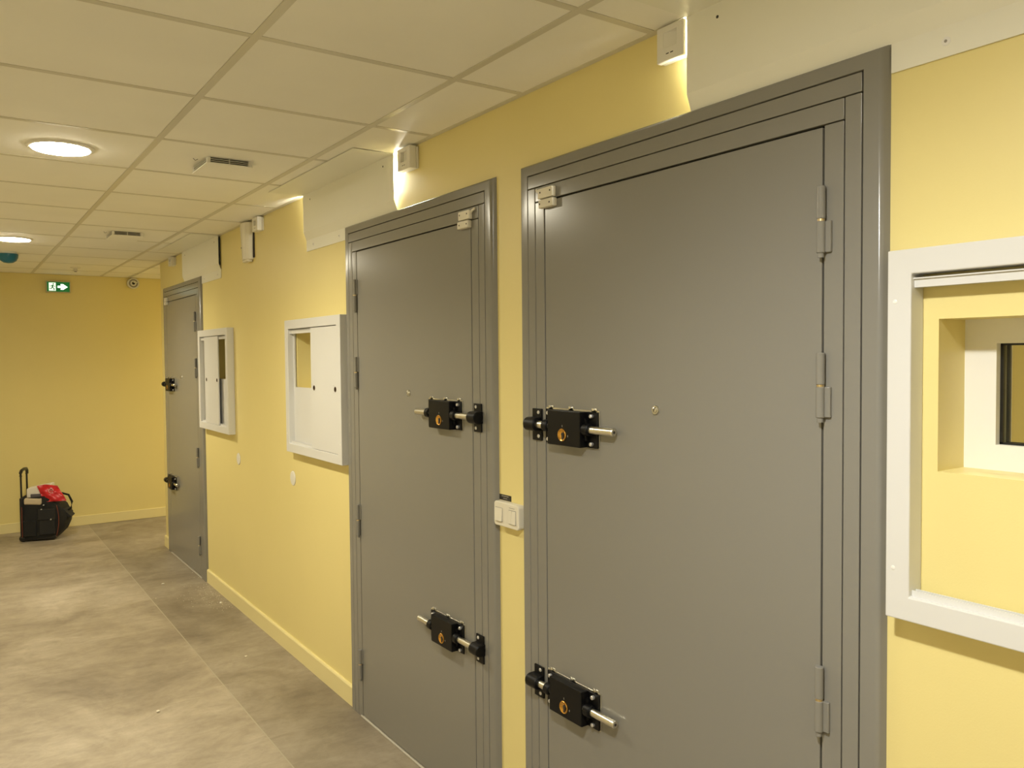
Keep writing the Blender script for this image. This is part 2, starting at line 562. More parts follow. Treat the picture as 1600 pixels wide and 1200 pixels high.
    u = MB().box(-Q - 0.017, -Q, c0, c1, 2.178, 2.210, 0.003, 2).build('contact_sensor', IVORY, d)
    for t in (0.15, 0.82):
        MB().cyl((-Q - 0.0165, c0 + (c1 - c0) * t, 2.197), (-Q - 0.0175, c0 + (c1 - c0) * t, 2.197), 0.003, 10).build('screw', DARKTXT, u)
    u = MB().box(-Q - 0.019, -Q, c0 - m * 0.004, c1 - m * 0.006, 2.148, 2.174, 0.003, 2).build('contact_magnet', IVORY, d)
    for t in (0.15, 0.82):
        MB().cyl((-Q - 0.0185, c0 + (c1 - c0) * t, 2.161), (-Q - 0.0195, c0 + (c1 - c0) * t, 2.161), 0.003, 10).build('screw', DARKTXT, u)
    MB().tube([(-Q - 0.006, c1, 2.200), (-Q - 0.009, c1 + m * 0.012, 2.206), (-Q - 0.004, c1 + m * 0.022, 2.212)], 0.004, 8).build('sensor_cable', IVORY, d)
    # two bolt locks
    for zc_ in (1.468, 0.634):
        lock(d, m, lock_c, zc_, ed, rod_free)
    return d


def lock(d, m, yc, z, ed, rod_free):
    def X(n): return -Q - n

    def Y(t): return yc + m * t
    body = MB().box(X(0.006), X(0.034), Y(-0.079), Y(0.079), z - 0.053, z + 0.053, 0.0035, 2)
    body.box(X(0.006), X(0.020), Y(-0.090), Y(0.090), z - 0.034, z + 0.034, 0.004, 2)
    body = body.build('lock_case', BLACKM, d)
    MB().box(X(0.0025), X(0.0075), Y(-0.127), Y(0.122), z - 0.053, z + 0.053, 0.0012, 1).build('base_plate', BLACKM, body)
    sp = MB().box(X(0.0), X(0.0026), Y(-0.131), Y(0.124), z - 0.054, z + 0.0575, 0.0006, 1)
    for t in (-0.108, 0.0, 0.100):
        sp.box(X(0.0), X(0.0026), Y(t - 0.012), Y(t + 0.012), z + 0.050, z + 0.0645, 0.0006, 1)
    sp.build('backing_plate', STEEL, body)
    for t in (-0.108, 0.0, 0.100):
        MB().cyl((X(0.0), Y(t), z + 0.061), (X(0.008), Y(t), z + 0.061), 0.0045, 12, 0.001).build('rivet', STEEL, body)
    for t in (-0.104, 0.103):
        for dz in (-0.041, 0.041):
            MB().cyl((X(0.005), Y(t), z + dz), (X(0.016), Y(t), z + dz), 0.0062, 14, 0.0015).build('screw', ZINC, body)
    for t0, t1 in ((-0.112, -0.085), (0.085, 0.110)):
        MB().cyl((X(0.020), Y(t0), z + 0.002), (X(0.020), Y(t1), z + 0.002), 0.0185, 24, 0.003).build('collar', BLACKM, body)
    tk = (ed - yc) * m
    MB().cyl((X(0.019), Y(-rod_free), z + 0.002), (X(0.019), Y(tk + 0.045), z + 0.002), 0.0118, 22, 0.0025).build('bolt_rod', STEEL, body)
    MB().cyl((X(0.019), Y(-rod_free - 0.0006), z + 0.002), (X(0.019), Y(-rod_free), z + 0.002), 0.004, 12).build('rod_centre', DARKTXT, body)
    ky = Y(0.004) if m > 0 else Y(0.004)
    cup = MB().lathe([(0.0195, 0.032), (0.0195, 0.0362), (0.0178, 0.0378), (0.0162, 0.0370), (0.011, 0.0345), (0.0, 0.0343)],
                     (-Q, ky, z - 0.020), (-1, 0, 0), 28).build('key_cup', BRASS, body)
    MB().cyl((X(0.0340), ky - 0.003, z - 0.018), (X(0.0362), ky - 0.003, z - 0.018), 0.0058, 14) \
        .box(X(0.0340), X(0.0366), ky - 0.0070, ky + 0.0005, z - 0.0365, z - 0.018).build('keyhole', DARKTXT, body)
    for dy, dz in ((0.0, 0.027), (-0.0265, -0.002)):
        MB().box(X(0.034), X(0.0344), ky + dy - 0.0012, ky + dy + 0.0012, z - 0.020 + dz - 0.003, z - 0.020 + dz + 0.003).build('index_mark', GREYTXT, body)
    # keeper on the frame
    k = MB().box(X(0.0), X(0.006), ed + m * 0.014, ed + m * 0.064, z - 0.051, z + 0.051, 0.0022, 2)
    k.cyl((X(0.020), ed + m * 0.016, z + 0.002), (X(0.020), ed + m * 0.070, z + 0.002), 0.0215, 26, 0.003)
    k.box(X(0.0), X(0.020), ed + m * 0.017, ed + m * 0.069, z - 0.0195, z + 0.0235, 0.002, 1)
    k = k.build('bolt_keeper', BLACKM, d)
    for dz in (-0.037, 0.039):
        MB().cyl((X(0.004), ed + m * 0.030, z + dz), (X(0.0082), ed + m * 0.030, z + dz), 0.0062, 14, 0.0012).build('screw', ZINC, k)


door(1, *DOORS[1], +1, 1.925, 0.213, 'largest grey steel cell door, hinged on the right, nearest the viewer')
door(2, *DOORS[2], -1, 2.684, 0.203, 'grey steel cell door hinged on the left, between shutter box and light switch')
door(3, *DOORS[3], +1, 7.330, 0.213, 'smallest, farthest grey steel cell door by the end wall')

# ------------------------------------------------------------------ shutter boxes on the wall
BD = 0.046          # box depth


def shutter_box(y0, y1, z0, z1, op, front, label, rail=True, group=None):
    t = thing('shutter_box', (0, (y0 + y1) / 2, z0), label, 'shutter box')
    wd = 0.048
    fr = MB().ring(-BD, 0, (y0, y1, z0, z1), (y0 + wd, y1 - wd, z0 + wd, z1 - wd))
    f = fr.build('surround', WHITE, t, smooth=False)
    bv = f.modifiers.new('bevel', 'BEVEL')
    bv.width = 0.0025
    bv.segments = 2
    bv.limit_method = 'ANGLE'
    for yy in (y0 + 0.016, y1 - 0.016):
        for zz in (z0 + 0.10, z1 - 0.10):
            MB().lathe([(0, 0.0), (0.0045, 0.0), (0.0045, 0.0004), (0.003, 0.0012), (0.0, 0.0008)], (-BD, yy, zz), (-1, 0, 0), 14).build('screw_cap', PVC, f)
    a, b_, c, d = y0 + wd, y1 - wd, z0 + wd, z1 - wd
    # sliding rails at top and bottom: little channels
    for zz0, zz1 in ((d - 0.026, d - 0.010), (c, c + 0.012)):
        MB().box(-0.034, -0.031, a, b_, zz0, zz1).build('rail', WHITE, t, smooth=False)
        MB().box(-0.020, -0.017, a, b_, zz0, zz1).build('rail', WHITE, t, smooth=False)
    MB().box(-0.038, -0.002, a, b_, d - 0.010, d - 0.0075).build('rail', WHITE, t, smooth=False)
    if op:
        # fixed board with the window cut-out
        oy0, oy1, oz0, oz1 = op
        mb = MB()
        mb.box(-0.014, -0.006, a, oy0, c, d).box(-0.014, -0.006, oy1, b_, c, d)
        mb.box(-0.014, -0.006, oy0, oy1, c, oz0).box(-0.014, -0.006, oy0, oy1, oz1, d)
        mb.build('rear_panel', WHITE, t, smooth=False)
        for i, (p0, p1) in enumerate(front):
            s = panel_with_holes(p0, p1, c + 0.002, d - 0.004, -0.0435, -0.0355).build('sliding_panel', WHITE, t, smooth=False)
            for yy in (p0 + 0.022, p1 - 0.050):
                MB().lathe([(0.0135, 0.0), (0.0135, 0.0008), (0.0105, 0.0012), (0.0100, -0.0075), (0, -0.0075)], (-0.0435, yy + 0.01, (c + d) / 2 + 0.0015), (-1, 0, 0), 20) \
                    .build('finger_hole', mat('finger_hole_brown', (0.10, 0.06, 0.03), 0.5), s)
    return t


def panel_with_holes(p0, p1, z0, z1, xf, xb):
    """sliding panel with two round finger holes cut through it"""
    b = MB()
    zc = (z0 + z1) / 2 + 0.0025
    hs = [p0 + 0.032, p1 - 0.040]
    r = 0.0128
    ycuts = [p0, hs[0] - 0.02, hs[0] + 0.02, hs[1] - 0.02, hs[1] + 0.02, p1]
    for i in (0, 2, 4):
        b.box(xf, xb, ycuts[i], ycuts[i + 1], z0, z1)
    for h in hs:
        b.box(xf, xb, h - 0.02, h + 0.02, z0, zc - 0.02)
        b.box(xf, xb, h - 0.02, h + 0.02, zc + 0.02, z1)
        n = 24
        for x, flip in ((xf, 0), (xb, 1)):
            inner, outer = [], []
            for i in range(n):
                an = 2 * PI * i / n + PI / n
                cx, sx = math.cos(an), math.sin(an)
                k = 0.02 / max(abs(cx), abs(sx))
                inner.append(b.bm.verts.new((x, h + r * cx, zc + r * sx)))
                outer.append(b.bm.verts.new((x, h + k * cx, zc + k * sx)))
            for i in range(n):
                j = (i + 1) % n
                f = (inner[i], outer[i], outer[j], inner[j])
                b.bm.faces.new(f if flip else f[::-1])
    return b


shutter_box(0.115, 0.901, 1.163, 1.887, None, [], 'open white surround without shutters around the near cell window')
shutter_box(3.634, 4.406, 1.172, 1.892, (3.997, 4.345, 1.528, 1.824), [(3.674, 4.022)],
            'larger white shutter box, front panel slid right, beside middle door')
shutter_box(5.540, 6.312, 1.176, 1.894, (5.62, 5.958, 1.545, 1.830), [(5.780, 6.130)],
            'smaller farther white shutter box with panel in the middle, beside farthest door')

# windows in the reveals


def window(n, op, label):
    y0, y1, z0, z1 = op
    t = thing('window_%d' % n, (0.1, (y0 + y1) / 2, z0), label, 'window', kind='structure')
    wf = 0.060
    fr = MB()
    fr.box(0.10, 0.165, y0, y0 + wf, z0, z1).box(0.10, 0.165, y1 - wf, y1, z0, z1)
    fr.box(0.10, 0.165, y0 + wf, y1 - wf, z0, z0 + 0.050).box(0.10, 0.165, y0 + wf, y1 - wf, z1 - 0.048, z1)
    fr.build('window_frame', PVC, t, smooth=False)
    a, b_, c, d = y0 + wf, y1 - wf, z0 + 0.050, z1 - 0.048
    for xx, g in ((0.116, 0.006), (0.134, 0.010)):
        gk = MB()
        gk.box(xx, xx + 0.006, a, a + g, c, d).box(xx, xx + 0.006, b_ - g, b_, c, d)
        gk.box(xx, xx + 0.006, a, b_, c, c + 0.004).box(xx, xx + 0.006, a, b_, d - 0.004, d)
        gk.build('gasket', RUBBER, t, smooth=False)
    MB().box(0.122, 0.134, b_ - 0.004, b_, c, d).box(0.122, 0.134, a, a + 0.004, c, d).build('spacer_bar', mat('grey_spacer', (0.35, 0.34, 0.28), 0.35), t, smooth=False)
    MB().box(0.121, 0.125, a, b_, c, d).build('pane', GLASS, t, smooth=False)
    MB().box(0.136, 0.140, a, b_, c, d).build('pane', GLASS, t, smooth=False)


window(1, OPEN_NEAR, 'small double glazed cell window inside the open white surround')
window(2, OPEN_MID, 'small cell window behind the larger shutter box')
window(3, OPEN_FAR, 'small cell window behind the farther shutter box')

# ------------------------------------------------------------------ sheet metal covers over the doors
COVX = -0.020


def cover(y0, y1, fl0, fl1, label, screws):
    t = thing('wall_cover', (0, (y0 + y1) / 2, 2.245), label, 'metal cover')
    s = 0.0016
    zt = H - 0.001
    pts = [(-0.201, zt), (COVX, zt), (COVX, 2.345), (-0.004, 2.309)]
    # folded sheet with thickness
    ins = [(-0.003, 2.3105), (COVX + s, 2.3455), (COVX + s, zt + 0.0007), (-0.201, zt + 0.0007)]
    prof = [(-0.201, zt - s), (COVX, zt - s), (COVX, 2.345), (-0.0046, 2.3035), (-0.0030, 2.3045), (COVX + s, 2.3457), (COVX + s, zt), (-0.201, zt)]
    b = MB()
    b.prism(prof, 'y', y0, y1)
    b.build('folded_sheet', COVER, t, smooth=False)
    b = MB().box(-0.0046, -0.0006, fl0, fl1, 2.246, 2.3095, 0.0005, 1).build('wall_flange', COVER, t, smooth=False)
    for yy in screws:
        k = MB().lathe([(0, 0.0), (0.0085, 0.0), (0.0085, 0.0006), (0.0045, 0.0016), (0, 0.0016)], (-0.0046, yy, 2.275), (-1, 0, 0), 18).build('screw', PVC, b)
        MB().cyl((-0.006, yy, 2.275), (-0.0066, yy, 2.275), 0.003, 10).build('screw_slot', GREYTXT, k)
    for yy in (y0 + 0.10, y1 - 0.10):
        MB().cyl((COVX - 0.0006, yy, H - 0.035), (COVX, yy, H - 0.035), 0.004, 10).build('rivet', DARKTXT, t)
    return t


cover(0.392, 1.455, 0.392, 0.921, 'white folded metal cover over the nearest door at top right', (0.45, 0.812))
cover(3.100, 4.157, 3.632, 4.157, 'white folded metal cover with glowing ends over the middle door', (3.72, 4.06))
cover(5.800, 6.860, 5.800, 6.322, 'white folded metal cover with dark open end over the farthest door', (5.88, 6.24))


def slot_lamp(y0, y1, label):
    t = thing('slot_lamp', (0, (y0 + y1) / 2, 2.40), label, 'lamp')
    MB().box(-0.0045, -0.0005, y0, y1, 2.385, 2.525, 0.0006, 1).build('lamp_base', PLASTIC, t)
    MB().box(-0.0085, -0.0046, y0 + 0.003, y1 - 0.003, 2.392, 2.518, 0.0008, 1).build('diffuser', SLOT, t)


slot_lamp(1.000, 1.430, 'flat lamp hidden behind the nearest metal cover')
slot_lamp(3.125, 3.560, 'flat lamp glowing at the near end of middle metal cover')
slot_lamp(3.90, 4.125, 'flat lamp glowing at the far end of middle metal cover')
# dark interior and cable in the far cover's open end, built as dark block
tag(MB().box(-0.016, -0.002, 5.812, 6.20, 2.335, 2.530, 0.003, 1).build('dark_end_block', mat('dark_blue_interior', (0.015, 0.035, 0.055), 0.3, var=0.4, scale=40)),
    'dark blue block for the dark inside of the farthest metal cover', 'insert')

# ------------------------------------------------------------------ wall boxes near the ceiling


def detector(y0, y1, z0, z1, p, m, label):
    """small white box sensor; the sunken window sits towards m side"""
    t = thing('motion_sensor', (0, (y0 + y1) / 2, z0), label, 'sensor', 'small white sensors under the ceiling')
    MB().box(-0.012, 0, y0 + 0.001, y1 - 0.001, z0 + 0.001, z1 - 0.001, 0.002, 1).build('back_shell', PLASTIC, t)
    yc = (y0 + y1) / 2
    hw = (y1 - y0) * 0.25
    wy0, wy1 = yc - hw, yc + hw
    wz0, wz1 = z0 + 0.034, z1 - 0.016
    b = MB().ring(-p, -0.013, (y0, y1, z0, z1), (wy0, wy1, wz0, wz1))
    s = b.build('front_shell', PLASTIC, t, smooth=False)
    bv = s.modifiers.new('bevel', 'BEVEL')
    bv.width = 0.002
    bv.segments = 2
    bv.limit_method = 'ANGLE'
    MB().prism([(-p + 0.0015, wy1 if m > 0 else wy0), (-p + 0.015, wy0 if m > 0 else wy1), (-0.013, wy0), (-0.013, wy1)], 'z', wz0, wz1).build('lens_window', PLASTIC, t, smooth=False)
    for k in (-0.012, 0.003):
        MB().box(-p - 0.0003, -p, yc + k, yc + k + 0.010, z0 + 0.0165, z0 + 0.0190).build('printed_mark', DARKTXT, t, smooth=False)


detector(1.458, 1.550, 2.444, 2.533, 0.030, 1, 'white box sensor beside the nearest metal cover at top right')
detector(2.912, 3.020, 2.442, 2.531, 0.042, -1, 'white box sensor at the glowing end of middle metal cover')
detector(4.862, 4.962, 2.450, 2.531, 0.041, -1, 'white box sensor above the tall wall siren')
detector(7.150, 7.250, 2.460, 2.533, 0.041, -1, 'tiny white box sensor in the far corner over the farthest door')

t = thing('wall_siren', (0, 5.13, 2.285), 'tall rounded ivory siren housing high on the wall', 'siren')
pr = [(0, 5.222), (-0.018, 5.222), (-0.045, 5.200), (-0.056, 5.150), (-0.056, 5.110), (-0.050, 5.075), (-0.030, 5.052), (-0.012, 5.050), (0, 5.050)]
b = MB().prism(pr, 'z', 2.300, 2.526, 0.004, 2)
for v in b.bm.verts:
    k = (2.526 - v.co.z) / 0.226
    v.co.y += 0.012 * k * (1 if v.co.y < 5.13 else -1.6)
    v.co.x *= 1 - 0.12 * k
b.build('housing', IVORY, t)
MB().box(-0.038, -0.004, 5.085, 5.185, 2.287, 2.303, 0.005, 2).build('base_cap', IVORY, t)
MB().cyl((-0.0525, 5.150, 2.375), (-0.0535, 5.150, 2.375), 0.0045, 10).build('screw', DARKTXT, t)
MB().box(-0.010, -0.0005, 5.048, 5.058, 2.31, 2.52).build('side_slot', DARKTXT, t, smooth=False)

# ------------------------------------------------------------------ switch, label, blank discs
t = thing('light_switch', (0, 2.277, 1.104), 'cream double light switch plate between the two nearest doors', 'switch')
b = MB()
R = 0.012
pts = []
for cy, cz, a0 in ((2.350 - R, 1.188 - R, 0), (2.202 + R, 1.188 - R, 90), (2.202 + R, 1.104 + R, 180), (2.350 - R, 1.104 + R, 270)):
    for k in range(6):
        an = math.radians(a0 + k * 18)
        pts.append((cy + R * math.cos(an), cz + R * math.sin(an)))
b.prism(pts, 'x', 0.0, -0.026)
o = b.build('plate', IVORY, t, smooth=False)
bv = o.modifiers.new('bevel', 'BEVEL'); bv.width = 0.003; bv.segments = 2; bv.limit_method = 'ANGLE'; bv.angle_limit = math.radians(50)


def rocker(y0, y1, tilt):
    MB().box(-0.0265, -0.0255, y0 - 0.0015, y1 + 0.0015, 1.1195, 1.1675).build('rocker_gap', GREYTXT, t, smooth=False)
    MB().prism([(-0.024, 1.1215), (-0.0265 - tilt, 1.1215), (-0.0275, 1.166), (-0.024, 1.166)], 'y', y0, y1, 0.0006, 1).build('rocker', IVORY, t)


rocker(2.298, 2.338, 0.006)
rocker(2.2405, 2.2575, 0.004)
rocker(2.2185, 2.2385, 0.005)
for k in range(4):
    MB().box(-0.0264, -0.0258, 2.250 - k * 0.008, 2.2565 - k * 0.008, 1.1735, 1.1752).build('printed_mark', GREYTXT, t, smooth=False)
t = thing('label_sticker', (0, 2.316, 1.188), 'small black label with pale print above the light switch', 'label')
MB().box(-0.0012, 0, 2.281, 2.352, 1.1885, 1.2075).build('sticker', BLACKP, t, smooth=False)
LTX = mat('pale_print', (0.33, 0.30, 0.25), 0.7)
for k, (yy, wdt, zz) in enumerate(((2.338, 0.012, 1.2012), (2.3245, 0.014, 1.2012), (2.309, 0.013, 1.2012), (2.328, 0.010, 1.1935), (2.316, 0.012, 1.1935))):
    MB().box(-0.0015, -0.0012, yy - wdt, yy, zz, zz + 0.0028).build('printed_mark', LTX, t, smooth=False)


def disc(y, z, r, label):
    t = thing('blank_cover', (0, y, z - r), label, 'blank cover')
    MB().lathe([(0, 0.004), (r - 0.006, 0.004), (r - 0.001, 0.0028), (r, 0.0), (0, 0)], (0, y, z), (-1, 0, 0), 36).build('cap', PLASTIC, t)
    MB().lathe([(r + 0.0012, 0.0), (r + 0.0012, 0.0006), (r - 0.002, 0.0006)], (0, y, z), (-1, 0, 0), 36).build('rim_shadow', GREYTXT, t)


disc(4.439, 1.013, 0.041, 'round white blank cover below the larger shutter box')
disc(5.482, 1.018, 0.039, 'round white blank cover below the farther shutter box')

# ------------------------------------------------------------------ things on the ceiling


def beam(t, x, y, z, watt, col):
    L = bpy.data.lights.new('beam', 'SPOT')
    L.energy = watt
    L.color = col
    L.spot_size = math.radians(165)
    L.spot_blend = 1.0
    L.shadow_soft_size = 0.065
    o = bpy.data.objects.new('beam', L)
    COL.objects.link(o)
    o.parent = t
    o.location = Vector((x, y, z)) - Vector(t.location)


def downlight(x, y, label, lamp=LAMP):
    t = thing('downlight', (x, y, H), label, 'ceiling light', 'round downlights in a row')
    MB().lathe([(0.124, 0.0), (0.122, 0.005), (0.112, 0.009), (0.106, 0.009), (0.104, 0.0)], (x, y, H + 0.0015), (0, 0, -1), 48).build('trim_ring', PLASTIC, t)
    MB().lathe([(0.106, 0.0085), (0.103, 0.0125), (0.09, 0.0145), (0.0, 0.0165)], (x, y, H + 0.0015), (0, 0, -1), 40).build('diffuser', lamp, t)
    near = lamp is LAMP_NEAR
    beam(t, x, y, H - 0.020, NEAR_WATT if near else LAMP_WATT, NEAR_COL if near else LAMP_COL)


LX = -1.180
downlight(LX, 3.725, 'larger round glowing downlight nearer the viewer, left of square vent')
downlight(LX, 6.680, 'smaller glowing downlight at left edge, close to blue capped detector')
downlight(LX, 0.722, 'round downlight overhead beside the nearest door', LAMP_NEAR)
downlight(LX, -2.25, 'round downlight behind the viewpoint')
downlight(1.9, 8.45, 'round downlight in the side passage round the corner')
t = thing('downlight', (1.4, 0.4, 2.56), 'unseen round lamp added to light the cell beyond the near window', 'ceiling light')  # unseen lamp, added to light the cell behind the near glass
MB().lathe([(0.124, 0.0), (0.122, 0.005), (0.112, 0.009), (0.104, 0.0)], (1.4, 0.4, 2.56), (0, 0, -1), 40).build('trim_ring', PLASTIC, t)
MB().lathe([(0.104, 0.004), (0.0, 0.0085)], (1.4, 0.4, 2.56), (0, 0, -1), 40).build('diffuser', LAMP, t)
beam(t, 1.4, 0.4, 2.546, LAMP_WATT, LAMP_COL)


def vent(x, y, label):
    t = thing('ceiling_vent', (x, y, H), label, 'vent', 'square ceiling air vents')
    w_, l_ = 0.095, 0.125
    MB().box(x - w_ + 0.012, x + w_ - 0.012, y - l_ + 0.016, y + l_ - 0.016, H - 0.024, H + 0.0015, 0.004, 1).build('neck', DARKTXT, t)
    # curved louvre blades on all four sides
    for k, zz in enumerate((H - 0.0055, H - 0.0135)):
        b = MB()
        b.box(x - w_, x + w_, y - l_ + 0.004, y + l_ - 0.004, zz - 0.0009, zz + 0.0009)
        b.build('louvre', PLASTIC, t, smooth=False)
    for sx in (-1, 1):
        for sy in (-1, 1):
            MB().box(x + sx * (w_ - 0.016), x + sx * w_, y + sy * (l_ - 0.018), y + sy * l_, H - 0.022, H + 0.0015, 0.003, 1).build('corner_post', PLASTIC, t)
    MB().box(x - 0.002, x + 0.002, y - l_ + 0.008, y - l_ + 0.014, H - 0.02, H + 0.001).build('corner_post', PLASTIC, t, smooth=False)
    MB().box(x - w_ - 0.002, x + w_ + 0.002, y - l_ - 0.002, y + l_ + 0.002, H - 0.027, H - 0.0205, 0.003, 2).build('face_plate', TILE, t)
    MB().tube([(x - w_ - 0.040, y - 0.06, H), (x - w_ - 0.034, y - 0.068, H - 0.010), (x - w_ - 0.024, y - 0.070, H - 0.004)], 0.0016, 6).build('wire_clip', GREYTXT, t)


vent(-0.560, 3.690, 'larger square vent with dark slots, nearer, right of the near downlight')
vent(-0.565, 6.080, 'smaller square vent with dark slots, farther along the ceiling')

t = thing('capped_detector', (-1.165, 7.55, H), 'round detector under a bright blue dust cap on the ceiling', 'detector')
MB().lathe([(0.0, 0.0), (0.062, 0.0), (0.062, 0.014), (0.056, 0.018), (0, 0.018)], (-1.165, 7.55, H + 0.0015), (0, 0, -1), 30).build('base', PLASTIC, t)
MB().lathe([(0.0, 0.014), (0.068, 0.014), (0.070, 0.022), (0.067, 0.045), (0.055, 0.068), (0.033, 0.083), (0, 0.088)], (-1.165, 7.55, H + 0.0015), (0, 0, -1), 30).build('dust_cap', BLUE, t)

t = thing('sprinkler', (-0.588, 8.49, H), 'tiny round sprinkler rose on the far ceiling', 'sprinkler')
MB().lathe([(0, 0.0), (0.045, 0.0), (0.043, 0.006), (0.018, 0.012), (0.016, 0.030), (0.024, 0.032), (0.024, 0.035), (0, 0.036)], (-0.588, 8.49, H + 0.0015), (0, 0, -1), 24).build('rose', IVORY, t)
MB().lathe([(0, 0.0361), (0.012, 0.0361), (0.010, 0.042), (0, 0.043)], (-0.588, 8.49, H + 0.0015), (0, 0, -1), 16).build('nozzle', GREYTXT, t)

# ------------------------------------------------------------------ end wall: exit sign and round sounder
SX0, SX1, SZ0, SZ1 = -0.766, -0.548, 2.356, 2.470
t = thing('exit_sign', ((SX0 + SX1) / 2, YE, SZ0), 'green lit emergency exit sign with white arrow on end wall', 'sign')
MB().box(SX0, SX1, YE - 0.045, YE, SZ0, SZ1, 0.006, 2).build('housing', SIGNF, t)
MB().box(SX0 + 0.010, SX1 - 0.010, YE - 0.0462, YE - 0.0445, SZ0 + 0.009, SZ1 - 0.009).build('green_panel', SIGNG, t, smooth=False)
sx = SX0 + 0.010
sw = SX1 - SX0 - 0.020
zc = (SZ0 + SZ1) / 2
yy = YE - 0.0466
dp = MB().box(sx + 0.016, sx + 0.076, yy, yy + 0.0006, zc - 0.040, zc + 0.040).build('pictogram_door', SIGNW, t, smooth=False)
# running figure, cut from green
GREEN2 = mat('exit_sign_figure', (0.01, 0.12, 0.04), 0.5, emit=((0.01, 0.14, 0.04), 0.2))
man = MB()
man.cyl((sx + 0.055, yy - 0.0006, zc + 0.027), (sx + 0.055, yy, zc + 0.027), 0.0065, 12)
man.prism([(sx + 0.040, zc + 0.017), (sx + 0.056, zc + 0.018), (sx + 0.054, zc - 0.004), (sx + 0.043, zc - 0.006)], 'y', yy - 0.0006, yy)
man.prism([(sx + 0.043, zc - 0.002), (sx + 0.052, zc - 0.004), (sx + 0.066, zc - 0.020), (sx + 0.064, zc - 0.036), (sx + 0.058, zc - 0.036), (sx + 0.057, zc - 0.022)], 'y', yy - 0.0006, yy)
man.prism([(sx + 0.042, zc - 0.002), (sx + 0.050, zc - 0.006), (sx + 0.040, zc - 0.022), (sx + 0.020, zc - 0.022), (sx + 0.020, zc - 0.016), (sx + 0.036, zc - 0.016)], 'y', yy - 0.0006, yy)
man.prism([(sx + 0.041, zc + 0.016), (sx + 0.044, zc + 0.012), (sx + 0.033, zc + 0.000), (sx + 0.024, zc + 0.006), (sx + 0.026, zc + 0.010), (sx + 0.033, zc + 0.006)], 'y', yy - 0.0006, yy)
man.prism([(sx + 0.054, zc + 0.016), (sx + 0.055, zc + 0.010), (sx + 0.064, zc + 0.000), (sx + 0.074, zc + 0.004), (sx + 0.072, zc + 0.008), (sx + 0.065, zc + 0.006)], 'y', yy - 0.0006, yy)
man.build('running_figure', GREEN2, dp, smooth=False)
ax = sx + 0.092
MB().prism([(ax, zc - 0.010), (ax, zc + 0.010), (ax + 0.030, zc + 0.010), (ax + 0.026, zc + 0.028), (ax + 0.048, zc + 0.028), (ax + 0.088, zc), (ax + 0.048, zc - 0.028), (ax + 0.026, zc - 0.028), (ax + 0.030, zc - 0.010)],
           'y', yy, yy + 0.0006).build('arrow', SIGNA, t, smooth=False)

t = thing('round_sounder', (0.035, YE, 2.42), 'round grey-white sounder at top right of end wall', 'sounder')
o = (0.035, YE, 2.480)
MB().lathe([(0, 0.0), (0.058, 0.0), (0.058, 0.018), (0.052, 0.026), (0.046, 0.026), (0.043, 0.020), (0.030, 0.020), (0.028, 0.028), (0.016, 0.032), (0.014, 0.026), (0, 0.026)], o, (0, -1, 0), 36).build('housing', PLASTIC, t)
MB().lathe([(0.044, 0.0205), (0.029, 0.0205)], o, (0, -1, 0), 36).build('sound_ring', GREYTXT, t)
MB().lathe([(0.0145, 0.0265), (0, 0.0268)], o, (0, -1, 0), 24).build('centre', DARKTXT, t)
MB().box(0.035, 0.073, YE - 0.033, YE - 0.026, 2.484, 2.494, 0.002, 1).build('lever', PLASTIC, t)

# ------------------------------------------------------------------ trolley bag with contents
U = Vector((0.30, 0.954, 0)).normalized()      # across the back panel (handle bar direction)
V = Vector((0.954, -0.30, 0)).normalized()     # away from the back panel
P0 = Vector((-1.070, 8.74, 0.0))               # corner nearest the wall on the left
BW, BT, BH = 0.34, 0.285, 0.40                 # along U, V, up


def bagpt(u, v, z):
    return P0 + U * u + V * v + Vector((0, 0, z))


bag = thing('trolley_bag', bagpt(BW / 2, BT / 2, 0), 'black canvas trolley bag with raised handle standing by end wall', 'trolley bag')
# body: rings of a superellipse, bulging
b = MB()
rings = []
N = 40
levels = [(0.030, 0.94, 0.0), (0.034, 0.985, 0.0), (0.06, 1.0, 0.005), (0.14, 1.01, 0.015), (0.22, 1.0, 0.012), (0.30, 0.97, 0.0), (0.36, 0.93, -0.01), (0.395, 0.90, -0.015), (0.405, 0.86, -0.015), (0.385, 0.83, -0.015)]
for z, s, off in levels:
    ring = []
    for i in range(N):
        an = 2 * PI * i / N
        c, s_ = math.cos(an), math.sin(an)
        e = 0.32
        uu = BW / 2 * math.copysign(abs(c) ** e, c) * s
        vv = BT / 2 * math.copysign(abs(s_) ** e, s_) * s
        wob = 0.006 * math.sin(5 * an + z * 30) + 0.004 * math.sin(9 * an - z * 44)
        zz = z + (0.018 * math.sin(2 * an + 0.6) + 0.010 * math.sin(5 * an) if z > 0.37 else 0)
        if c > 0 and z < 0.3:      # far side bulges outwards
            uu += 0.02 * math.sin(PI * z / 0.3)
        if s_ > 0:                 # front side bulges and overhangs to the right
            vv += (0.085 * math.sin(PI * min(1, z / 0.40)) + off) * s_
        ring.append(b.bm.verts.new(bagpt(BW / 2 + uu + wob, BT / 2 + vv + wob, zz)))
    rings.append(ring)
fs = [b.bm.faces.new(rings[0])]
for a, c in zip(rings, rings[1:]):
    for i in range(N):
        j = (i + 1) % N
        fs.append(b.bm.faces.new((a[i], a[j], c[j], c[i])))
fs.append(b.bm.faces.new(rings[-1][::-1]))
bmesh.ops.recalc_face_normals(b.bm, faces=fs)
body = b.build('body', CLOTH, bag, loc=bagpt(BW / 2, BT / 2, 0))
ROT = Matrix((U, V, Vector((0, 0, 1)))).transposed().to_4x4()


